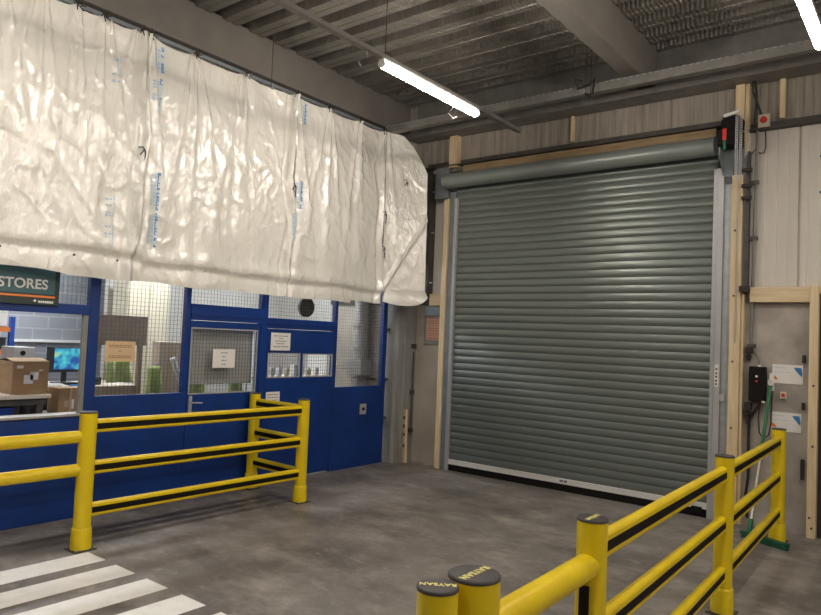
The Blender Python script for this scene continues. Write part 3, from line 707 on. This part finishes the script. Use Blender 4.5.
MB().box(-1.12,-1.091,7.9,7.95,1.72,1.80).build('arm','rope',t); MB().box(-1.12,-1.091,7.9,7.95,1.25,1.32).build('arm','rope',t); MB().box(-1.12,-1.091,7.9,7.95,.55,.75).build('arm','rope',t)
def wsign(x0,x1,z0,z1,label):
    t=thing('safety_sign',((x0+x1)/2,7.945,z0),label,'sign','white signs with blue stripe on the right concrete wall')
    MB().box(x0,x1,7.94,7.95,z0,z1).build('plate','paper',t)
    w=x1-x0; h=z1-z0
    pts=[(x1-.30*w,z1-.14*h),(x1-.06*w,z1-.14*h),(x1-.02*w,z1-.42*h),(x1-.02*w,z1-.62*h),(x1-.10*w,z1-.52*h),(x1-.22*w,z1-.32*h)]
    MB().add([(p[0],7.938,p[1]) for p in pts],[tuple(range(len(pts)))]).build('blue_stripe','print',t)
    pts=[(x0,z0+.45*h),(x0+.12*w,z0+.34*h),(x0+.2*w,z0+.2*h),(x0,z0+.22*h)]
    MB().add([(p[0],7.938,p[1]) for p in pts],[tuple(range(len(pts)))]).build('red_mark','orange',t)
    k=MB(); 
    for i in range(5): k.box(x0+.05*w+i*.022,x0+.05*w+i*.022+.016,7.938,7.9395,z1-.20*h,z1-.16*h)
    k.box(x0+.08*w,x0+.62*w,7.938,7.9395,z1-.42*h,z1-.40*h)
    k.build('lettering','printpale',t)
wsign(-1.395,-1.115,1.50,1.695,'white sign with blue stripe, above the red isolator switch')
wsign(-1.395,-1.125,1.01,1.205,'white sign with blue stripe, below the red isolator switch')
def iso(x,z,s,label):
    t=thing('isolator_switch',(x,7.95,z-s),label,'switch')
    MB().box(x-s*.8,x+s*.8,7.90,7.95,z-s,z+s).build('housing','cream',t,.005)
    MB().cyl((x,7.90,z+.1*s),(x,7.89,z+.1*s),s*.5,n=20).build('dial','red',t); MB().box(x-s*.12,x+s*.12,7.875,7.89,z-.4*s,z+.6*s).build('handle','red',t)
    return t
iso(-1.285,1.38,.036,'small cream and red isolator switch between the two white signs')
k=iso(-1.515,4.27,.07,'cream isolator switch with red dial high beside the shutter motor')
MB().tube([(-1.50,7.92,4.20),(-1.495,7.93,4.0),(-1.51,7.93,3.93),(-1.55,7.93,3.93),(-1.60,7.92,3.97),(-1.63,7.92,3.93)],.007,8).build('cable','cable',k)
MB().tube([(-1.54,7.9,4.34),(-1.57,7.88,4.44),(-1.62,7.86,4.60),(-1.62,7.85,4.70)],.012,8).build('supply_cable','cable',k)
solo(MB().tube([(-1.60,7.88,4.17),(-1.59,7.87,4.35),(-1.58,7.86,4.55),(-1.60,7.86,4.70)],.012,8),'hanging_cable','cable',(-1.6,7.88,4.17),'black cable dropping from the eave beam behind the high isolator','cable')

# broom / squeegee leaning
t=thing('push_broom',(-1.33,7.28,0),'green push broom standing with its handle leaning on the right concrete wall','broom')
a=Vector((-1.545,7.40,.04)); b=Vector((-1.105,7.19,.04)); mid=(a+b)/2
hd=MB(); d=(b-a).normalized(); nrm=Vector((-d.y,d.x,0))*.027
def obox(m,a,b,nr,z0,z1):
    p=[a-nr,b-nr,b+nr,a+nr]; m.add([(q.x,q.y,z0) for q in p]+[(q.x,q.y,z1) for q in p],[(0,3,2,1),(4,5,6,7),(0,1,5,4),(1,2,6,5),(2,3,7,6),(3,0,4,7)]); return m
obox(hd,a,b,nrm,.035,.065); hd.build('head','greendark',t,.004)
obox(MB(),a+d*.01,b-d*.01,nrm*.8,0,.034).build('bristles','greendark',t)
base=Vector((-1.475,7.40,.06)); top=Vector((-1.392,7.86,1.47))
hv=top-base
MB().cyl(base,base+hv*.085,.026,.020,n=14).build('socket','green',t)
MB().cyl(base+hv*.085,base+hv*.58,.010,n=14).build('handle','white',t)
MB().cyl(base+hv*.58,top-hv*.0,.0155,n=14).build('grip','green',t)
MB().torus(top+Vector((0,-.005,.035)),.022,.006,'y',12,6,1.6).build('hanging_loop','white',t)
solo(MB().box(-1.41,-1.375,7.88,7.949,1.42,1.60),'broom_hook','white',(-1.39,7.9,1.42),'white clip on the concrete wall holding the broom grip','clip')

# ------------------------------------------------------------------ barriers
def post(x,y,h,r,label,grp,cap='none',sleeve=True,cut=None):
    t=thing('barrier_post',(x,y,0),label,'post',grp)
    z0=.17 if sleeve else .0
    MB().lathe(x,y,[(r,0.012),(r,h-.012)],40).build('tube','yellow',t)
    if sleeve: MB().lathe(x,y,[(r+.013,.012),(r+.009,.165),(r+.006,.175),(r+.001,.177)],40).build('sleeve','yellow',t)
    MB().lathe(x,y,[(r+.002,h-.012),(r+.002,h-.004),(r-.001,h-.001),(r-.005,h)],40).build('cap','cap',t)
    pl=MB().box(x-r-.022,x+r+.022,y-r-.022,y+r+.022,0,.012); k=pl.build('base_plate','darksteel',t,.002)
    bo=MB()
    for sx in (-1,1):
        for sy in (-1,1): bo.cyl((x+sx*(r+.008),y+sy*(r+.008),.012),(x+sx*(r+.008),y+sy*(r+.008),.022),.009,n=6)
    build_each(bo,'bolt','steel',k)
    if cap!='none':
        xd={'rev':(-.82,-.572,0),'y':(0,-1,0)}[cap]; yd={'rev':(.572,-.82,0),'y':(1,0,0)}[cap]
        text_mesh('RAYSAN', r*.45, frame_mx((x,y,h+.001),xd,yd),'cap_lettering','capprint',t,.0008,space=1.12)
    return t
GL='posts of the left yellow barrier'; GR='posts of the right yellow barrier'
post(-5.443,2.814,1.10,.067,'yellow barrier post at the end of the white crossing stripes',GL)
post(-5.43,5.17,1.10,.062,'yellow corner barrier post at the far end of the left barrier',GL)
post(-6.29,5.21,1.095,.062,'yellow barrier post close against the blue partition',GL)
post(-1.145,2.76,1.09,.063,'yellow barrier post where the round rail meets the flat rails, right foreground',GR,'y')
post(-1.195,5.17,1.08,.063,'middle yellow post of the right barrier, in front of the shutter edge',GR)
post(-1.25,7.50,1.08,.063,'farthest yellow post of the right barrier, beside the concrete wall',GR)
post(-1.147,1.655,1.093,.060,'nearest yellow bollard with a slimmer cap, bottom of the picture',GR,'rev')
post(-1.13,1.825,1.09,.080,'thick yellow bollard behind the slimmer one, with lettered cap',GR,'y')
def flat_rail(p,q,zt,label,grp,h=.112):
    """rail with a rounded yellow body and a black strip recessed on each side"""
    p=Vector((p[0],p[1],0)); q=Vector((q[0],q[1],0)); d=(q-p).normalized(); nr=Vector((-d.y,d.x,0)); zb=zt-h
    t=thing('barrier_rail',(p.x,p.y,zb),label,'barrier rail',grp)
    w=.030; s1=.028; s2=.078
    pr=[(0,0),(w*.7,.004),(w,.016),(w,s1),(w-.006,s1),(w-.006,s2),(w,s2)]+[(w*math.cos(a),s2+.012+(h-s2-.012)*math.sin(a)) for a in (.3,.7,1.1)]+[(0,h)]
    full=pr+[(-u,v) for u,v in pr[::-1]][1:-1]
    n=len(full); vs=[]
    for e in (p,q):
        for u,v in full: vs.append(tuple(e+nr*u+Vector((0,0,zb+v))))
    MB().add(vs,[(i,(i+1)%n,n+(i+1)%n,n+i) for i in range(n)]+[tuple(range(n)),tuple(range(n,2*n))[::-1]]).build('rail_body','yellow',t)
    for sg in (1,-1):
        vs=[]
        for e in (p,q):
            for u,v in ((w-.0058,s1+.001),(w-.001,s1+.006),(w-.001,s2-.006),(w-.0058,s2-.001)): vs.append(tuple(e+nr*u*sg+Vector((0,0,zb+v))))
        MB().add(vs,[(0,1,5,4),(1,2,6,5),(2,3,7,6)]).build('black_strip','black',t)
    return t
for i,(zt,nm) in enumerate(((1.035,'top'),(.70,'middle'),(.36,'bottom'))):
    flat_rail((-5.455,2.86),(-5.43,5.14),zt,'%s long yellow and black rail of the left barrier'%nm,'long flat rails of the left barrier')
    flat_rail((-6.25,5.21),(-5.47,5.175),zt,'%s short yellow and black rail returning to the blue partition'%nm,'short flat rails of the left barrier')
for i,(zt,nm) in enumerate(((1.01,'top'),(.67,'middle'),(.33,'bottom'))):
    flat_rail((-1.147,2.80),(-1.195,5.14),zt,'%s yellow and black rail in the near bay of the right barrier'%nm,'near flat rails of the right barrier')
    flat_rail((-1.196,5.21),(-1.249,7.47),zt,'%s yellow and black rail in the far bay of the right barrier'%nm,'far flat rails of the right barrier')
def round_rail(p,q,z,r,label,grp=None):
    t=thing('round_rail',(p[0],p[1],z-r),label,'barrier rail',grp)
    MB().cyl((p[0],p[1],z),(q[0],q[1],z),r,n=32).build('tube','yellow',t)
    return t
round_rail((-5.455,2.80),(-5.50,-1.0),.90,.049,'upper thick round yellow rail left of the post by the crossing','thick round rails at the left edge')
round_rail((-5.455,2.80),(-5.50,-1.0),.635,.049,'lower thick round yellow rail left of the post by the crossing','thick round rails at the left edge')
round_rail((-1.13,1.86),(-1.145,2.74),.900,.052,'thick round yellow rail between the bollards and the first right barrier post')
round_rail((-1.13,1.86),(-1.145,2.74),.56,.052,'lower thick round yellow rail under the first, bottom of the picture')
# post slot on the first right post
MB().box(-1.165,-1.125,2.688,2.70,.62,.826).build('slot_insert','black',[o for o in bpy.data.objects if o.name=='barrier_post.003'][0])

# ------------------------------------------------------------------ crossing stripes
for i,(x0,x1) in enumerate(((-5.33,-5.065),(-4.91,-4.645),(-4.49,-4.225),(-4.055,-3.79),(-3.63,-3.365))):
    lab=['white crossing stripe touching the foot of the left barrier post','second white crossing stripe out from the left barrier post','middle white crossing stripe of the five','fourth white crossing stripe out from the left barrier post','outermost white crossing stripe, only its tip in the picture'][i]
    solo(MB().box(x0,x1,-.6,2.82,0,.003),'crossing_stripe','line',((x0+x1)/2,1.1,0),lab,'floor marking','white crossing stripes painted on the floor')

# ------------------------------------------------------------------ ceiling services
LG='tube lights hung on the ceiling trunking'
lightfit('tube_light',-3.96,4.50,6.09,4.20,'lit tube light hanging left of the shutter centre',LG)
lightfit('tube_light',-.77,4.50,6.09,4.20,'lit tube light at the top right corner',LG)
for (x,y0) in ((-3.96,.9),(-.77,.9),(-3.96,-2.7),(-.77,-2.7),(2.6,4.5),(2.6,.9),(5.6,2.5)):
    lightfit('tube_light',x,y0,y0+1.59,4.20,'lit tube light outside the picture, nearer the camera or to its right',LG)
def trunk(x,y0,y1,label):
    t=thing('light_trunking',(x,y0,4.276),label,'trunking','trunking runs carrying the tube lights')
    MB().box(x-.03,x+.03,y0,y1,4.278,4.318).build('channel','track',t,.003)
    MB().cyl((x,y1,4.298),(x,y1+.012,4.298),.026,n=14).build('end_plug','darksteel',t)
    yy=y1-2.45
    while yy>y0:
        MB().cyl((x,yy,4.318),(x,yy,5.36),.005,n=6).build('hanger_rod','darksteel',t); yy-=2.4
    return t
k=trunk(-3.96,-4,7.0,'grey trunking carrying the tube light in front of the shutter')
build_each(MB().tube([(-3.99,4.40,4.30),(-4.08,4.33,4.22),(-4.09,4.42,4.16),(-4.0,4.50,4.21)],.004,6).tube([(-3.96,4.30,4.27),(-3.96,4.30,4.24),(-3.97,4.32,4.225)],.014,8).tube([(-4.0,5.7,4.20),(-4.07,5.72,4.15),(-4.08,5.82,4.13),(-4.05,5.85,4.15)],.004,6),'loose_wire','track',k)
trunk(-.77,-4,7.0,'grey trunking carrying the tube light at the top right corner'); trunk(2.6,-4,7.0,'grey trunking outside the picture to the right')
# cable tray along the back
t=thing('cable_tray',(-3,7.3,4.66),'perforated steel cable tray hung across the room near the back wall','cable tray')
MB().box(-6.2,7.8,7.20,7.205,4.66,4.762).box(-6.2,7.8,7.205,7.29,4.66,4.665).box(-6.2,7.8,7.285,7.29,4.665,4.762).build('tray_body','track',t)
k=MB(); x=-6.15
while x < 1.5:
    k.box(x,x+.035,7.196,7.1995,4.752,4.76); x+=.07
k.build('slotted_edge','steel',t)
for x in (-3.21,.3): 
    k=MB().cyl((x,7.17,4.60),(x,7.17,5.35),.006,n=6).cyl((x+.06,7.17,4.62),(x+.06,7.17,5.35),.006,n=6).box(x-.012,x+.012,7.15,7.30,4.645,4.658); k.build('hanger','darksteel',t)
solo(MB().tube([(-3.26,7.16,4.80),(-3.33,7.15,4.84),(-3.30,7.15,4.72),(-3.16,7.14,4.74),(-3.10,7.15,4.80),(-3.12,7.15,4.62)],.014,8),'cable_coil','cable',(-3.2,7.15,4.62),'small tangle of black cable hanging by the tray near the ceiling beam','cable')
# hanger rod by the sheeting
t=thing('hanger_rod',(-6.2,5.13,4.66),'thin dark rod hanging from the roof to the top of the sheeting','rod')
MB().cyl((-6.2,5.13,4.64),(-6.2,5.13,5.36),.006,n=6).build('rod','darksteel',t); MB().box(-6.23,-6.17,5.11,5.15,4.625,4.65).build('foot','steel',t)
# ladder-like steel rail above sheeting
t=thing('hanging_rail',(-6.26,4.0,4.68),'blue-grey steel rail along the wall from which the white sheeting hangs','rail')
MB().box(-6.29,-6.265,-2,7.55,4.70,4.74).box(-6.29,-6.265,-2,7.55,4.60,4.625).build('rail','bluesteel',t)
k=MB(); y=-1.9
while y<7.5: k.box(-6.288,-6.267,y,y+.02,4.625,4.70); y+=.33
build_each(k,'rung','bluesteel',t)

# ------------------------------------------------------------------ plastic sheeting
TIES=[2.2,2.55,2.85,3.10,3.47,3.56,4.10,4.735,5.486,6.05,6.63,7.13]
def topz(y):
    d=min(abs(y-t_) for t_ in TIES)
    return 4.665-.028*min(1,d/.22)
def fold(y,z):
    """outward offset of the sheet surface"""
    f=0.0; u=(4.66-z)/2.4
    for i,t_ in enumerate(TIES):
        for s_ in (-1,0,1):
            yc=t_+s_*(.05+.34*u)*(.8+.5*math.sin(i*2.3+s_)); w=.018+.06*u
            f+=.040*math.exp(-((y-yc)/w)**2)*math.exp(-u*2.0)*(1 if s_ else 1.3)
    f+=.050*noise.noise(Vector((y*1.1,z*.55,1.3)))
    f+=.034*noise.noise(Vector((y*2.6+z*.9,z*1.1,4.1)))
    f+=.010*noise.noise(Vector((y*6.0+z*2.5,z*3.4,7.7)))
    r=1-abs(noise.noise(Vector((y*4.2+z*2.2,z*3.0-y*1.0,11.2))))*2
    f+=.012*max(0,r)**3
    r=1-abs(noise.noise(Vector((y*9-z*5,z*7.5+y*4,21.2))))*2
    f+=.006*max(0,r)**2*(.5+noise.noise(Vector((y,z,3))))
    f+=.03*math.sin(PI*min(1,max(0,u)))
    return f
HEM=2.44
def botz(y): return 2.235+.03*noise.noise(Vector((y*2,0,9)))+(.045 if y<2.9 else 0)*max(0,(2.9-y)/.6)**.6+(.03 if y>6.6 else 0)
def sx(y,z,seams):
    x=-6.19+fold(y,z)
    for s_ in seams:      # gathered edges at seams
        d_=y-s_-.03*math.sin(z*3+s_)-.02*math.sin(z*7+2*s_); x+=.034*math.exp(-(d_/.032)**2)-.022*math.exp(-((d_-.075)/.03)**2)-.022*math.exp(-((d_+.075)/.03)**2)
    for b_ in (2.70,4.62,6.42):
        if abs(y-b_-.02*math.sin(z*1.3))<.035: x+=.004
    hz=HEM+.03*noise.noise(Vector((y*1.5,2,2)))-.05*(y>3.6)
    if z<hz+.05:
        a=min(1,max(0,(hz+.05-z)/.05)); x-=.022*(a*a*(3-2*a))
        if z<hz: x+=.018*math.sin((hz-z)*14)
    else: x+=.022*math.exp(-((z-hz-.10)/.07)**2)
    return x
SEAMS=[3.52,5.47,7.14]
def sheet(y0,y1,label,off,seamL=True):
    ny=int((y1-y0)/.0135)+2; nz=170; vs=[]
    for i in range(ny+1):
        y=y0+(y1-y0)*i/ny
        tz=topz(y); bz=botz(y)
        for j in range(nz+1):
            v=j/nz; z=tz+(bz-tz)*v
            yy=y+(.012*math.sin(z*4+y0) if i in (0,ny) else 0)
            vs.append((sx(yy,z,SEAMS)+off,yy,z))
    mb=MB(); mb.add(vs,[(i*(nz+1)+j,i*(nz+1)+j+1,(i+1)*(nz+1)+j+1,(i+1)*(nz+1)+j) for i in range(ny) for j in range(nz)],0,True)
    o=mb.build('plastic_sheet','sheet',None,0,(-6.19,(y0+y1)/2,2.25))
    return tag(o,label,'plastic sheet','white plastic sheets hung over the stores partition')
s1=sheet(.4,3.555,'wide white plastic sheet at the left edge, above the stores sign',0)
s2=sheet(3.50,5.505,'white plastic sheet with two blue print strips at its left, second from left',.012)
s3=sheet(5.45,7.185,'white plastic sheet with blue print strips, left of the narrow corner sheet',.024)
# corner sheet, swinging out round the column
def corner():
    ny=60; nz=150; vs=[]
    for i in range(ny+1):
        u=i/ny; y=7.16+.54*u; xb=-6.125+.315*u**1.3
        tz=4.66-.02*u-.50*max(0,(u-.35)/.65)**1.7; bz=2.29-.045*math.sin(PI*u)+.08*max(0,(u-.75)/.25)**2
        for j in range(nz+1):
            v=j/nz; z=tz+(bz-tz)*v
            f=.6*fold(y+.2*v,z)
            f+=.05*math.exp(-((u-(.1+.9*max(0,(v-.62))/.38*1.0))/.09)**2)*(v>.6)*0
            dl=(z-(2.42+1.05*u)); f+=.035*math.exp(-(dl/.05)**2)          # diagonal fold
            h_=max(0,(2.47-z)/.2); f+=.10*math.sin(min(1,h_)*PI*.6)*(.4+u)
            xe=xb+f*.85+.22*u*max(0,v-.05)*0; 
            vs.append((xe+.04*u*v, y-f*.5*u, z))
    mb=MB(); mb.add(vs,[(i*(nz+1)+j,i*(nz+1)+j+1,(i+1)*(nz+1)+j+1,(i+1)*(nz+1)+j) for i in range(ny) for j in range(nz)],0,True)
    o=mb.build('plastic_sheet','sheet',None,0,(-6.0,7.4,2.3))
    return tag(o,'narrow white plastic sheet wrapped round the corner column beside the shutter','plastic sheet','white plastic sheets hung over the stores partition')
s4=corner()
# printing on the sheets: two columns of small marks
def printing(sh,y,z0,z1,bold='print',pale='printpale',w=.030):
    so={'plastic_sheet':0,'plastic_sheet.001':.012,'plastic_sheet.002':.024}[sh.name]
    bg=MB(); k=MB(); p=MB(); z=z0; 
    def q(m,ya,yb,za,zb,off):
        m.add([(sx(ya,za,SEAMS)+off,ya,za),(sx(yb,za,SEAMS)+off,yb,za),(sx(yb,zb,SEAMS)+off,yb,zb),(sx(ya,zb,SEAMS)+off,ya,zb)],[(0,1,2,3)])
    while z>z1:
        l=random.uniform(.014,.03)
        if random.random()<.86:
            q(k,y,y+w*.4,z-l,z,.007+so)
            if random.random()<.7: q(k,y+w*.35,y+w,z-l,z-l*.55,.005+so)
            if random.random()<.5: q(k,y+w*.5,y+w,z-l*.4,z,.005+so)
        z-=l+.006
    z=z0
    if bold=='print':
        while z>z1: q(bg,y-.012,y+w+.006,z-.02,z,.003+so); z-=.02
        bg.build('strip_backing','printback',sh)
    z=z0-.03
    while z>z1+.05:
        l=random.uniform(.015,.04)
        if random.random()<.8: q(p,y-.075,y-.048,z-l,z,.005+so); q(p,y-.035,y-.012,z-l*.8,z,.005+so)
        z-=l+.008
    k.build('print_strip',bold,sh); p.build('small_print',pale,sh)
printing(s2,3.70,4.60,4.34); printing(s2,3.69,4.27,3.96)
printing(s2,3.715,3.33,2.96); printing(s2,3.72,2.93,2.60)
printing(s3,5.64,4.60,4.36,'print'); printing(s3,5.60,3.64,3.30); printing(s3,5.555,3.26,2.92)
printing(s1,3.285,4.36,4.05,'printpale','printpale',.012); printing(s1,3.285,3.02,2.55,'printpale','printpale',.016)
# eyelet studs along the hem
for s_,ys in ((s1,(1.6,2.35,2.95,3.38)),(s2,(3.6,4.35)),(s3,(6.5,))):
    k=MB()
    for y in ys:
        x=sx(y,HEM-.02,SEAMS); k.cyl((x,y,HEM-.02),(x+.012,y,HEM-.02),.010,n=10)
    build_each(k,'eyelet','darksteel',s_)
# dark cord knots
def knot(x,y,z,s,label):
    m=MB()
    for a in range(6):
        th=a*1.05+y; m.tube([(x,y,z),(x+.012,y+.6*s*math.cos(th),z+.6*s*math.sin(th)),(x+.018,y+s*math.cos(th+.4),z+s*math.sin(th+.4)-.01)],.0055,6)
    m.torus((x+.005,y,z),s*.4,.006,'x',10,6)
    return solo(m,'cord_tie','rope',(x,y,z),label,'cord','dark cord ties along the top of the sheeting')
TL={2.2:'out to the left',2.55:'near the left edge'}
names=['first cord tie beyond the left edge','second cord tie beyond the left edge','cord tie at the sheeting top near the upper left corner','lone cord tie over the left half of the first wide sheet','cord tie at the left side of the first sheet joint','cord tie at the right side of the first sheet joint','cord tie over the left part of the second sheet','cord tie just left of the thin hanger rod','cord tie over the joint right of the hanger rod','cord tie over the left part of the third sheet','cord tie over the right part of the third sheet','cord tie at the top of the narrow corner sheet']
for y,nm in zip(TIES[2:],names[2:]): knot(-6.20+fold(y,4.66)*.5+.03,y,4.672,.055,nm)
def lace(y,z,x,label,l=.13):
    m=MB().tube([(x,y-.045,z+.02),(x+.02,y-.01,z+.03),(x+.025,y+.015,z-.01),(x+.012,y+.018,z-l)],.006,6).tube([(x,y+.04,z-.02),(x+.02,y,z),(x+.01,y-.03,z-.05)],.005,6)
    return solo(m,'cord_lace','rope',(x,y,z),label,'cord')
lace(3.52,3.50,sx(3.52,3.5,SEAMS)+.012,'dark cord lace half way down the left sheet joint')
lace(5.47,3.55,sx(5.47,3.55,SEAMS)+.012,'dark cord lace half way down the middle sheet joint')
lace(7.15,3.50,-6.10,'upper dark cord lace on the joint beside the corner sheet')
lace(7.15,3.02,-6.10,'lower dark cord lace on the joint beside the corner sheet')
lace(7.40,3.98,-5.95,'small dark cord on the corner sheet itself',.05)

# ------------------------------------------------------------------ world, camera, view
w=bpy.data.worlds.new('World'); bpy.context.scene.world=w; w.use_nodes=True
w.node_tree.nodes['Background'].inputs[0].default_value=(.9,.85,.8,1); w.node_tree.nodes['Background'].inputs[1].default_value=.05
CAMROT = ((0.78895537, -0.00593360, 0.61442186), (0.61297131, -0.06174253, -0.78768904), (0.04260979, 0.99807447, -0.04507498))
cam=bpy.data.cameras.new('camera'); co=bpy.data.objects.new('camera',cam); COL.objects.link(co)
cam.sensor_fit='HORIZONTAL'; cam.sensor_width=36; cam.lens=683.8/821*36; cam.clip_start=.05
mx=Matrix.Identity(4)
for i in range(3):
    for j in range(3): mx[i][j]=CAMROT[i][j]
mx[2][3]=1.80
co.matrix_world=mx
sc=bpy.context.scene; sc.camera=co
sc.view_settings.view_transform='Standard'; sc.view_settings.look='None'; sc.view_settings.gamma=1; sc.view_settings.exposure=0.75; sc.view_settings.use_curve_mapping=False
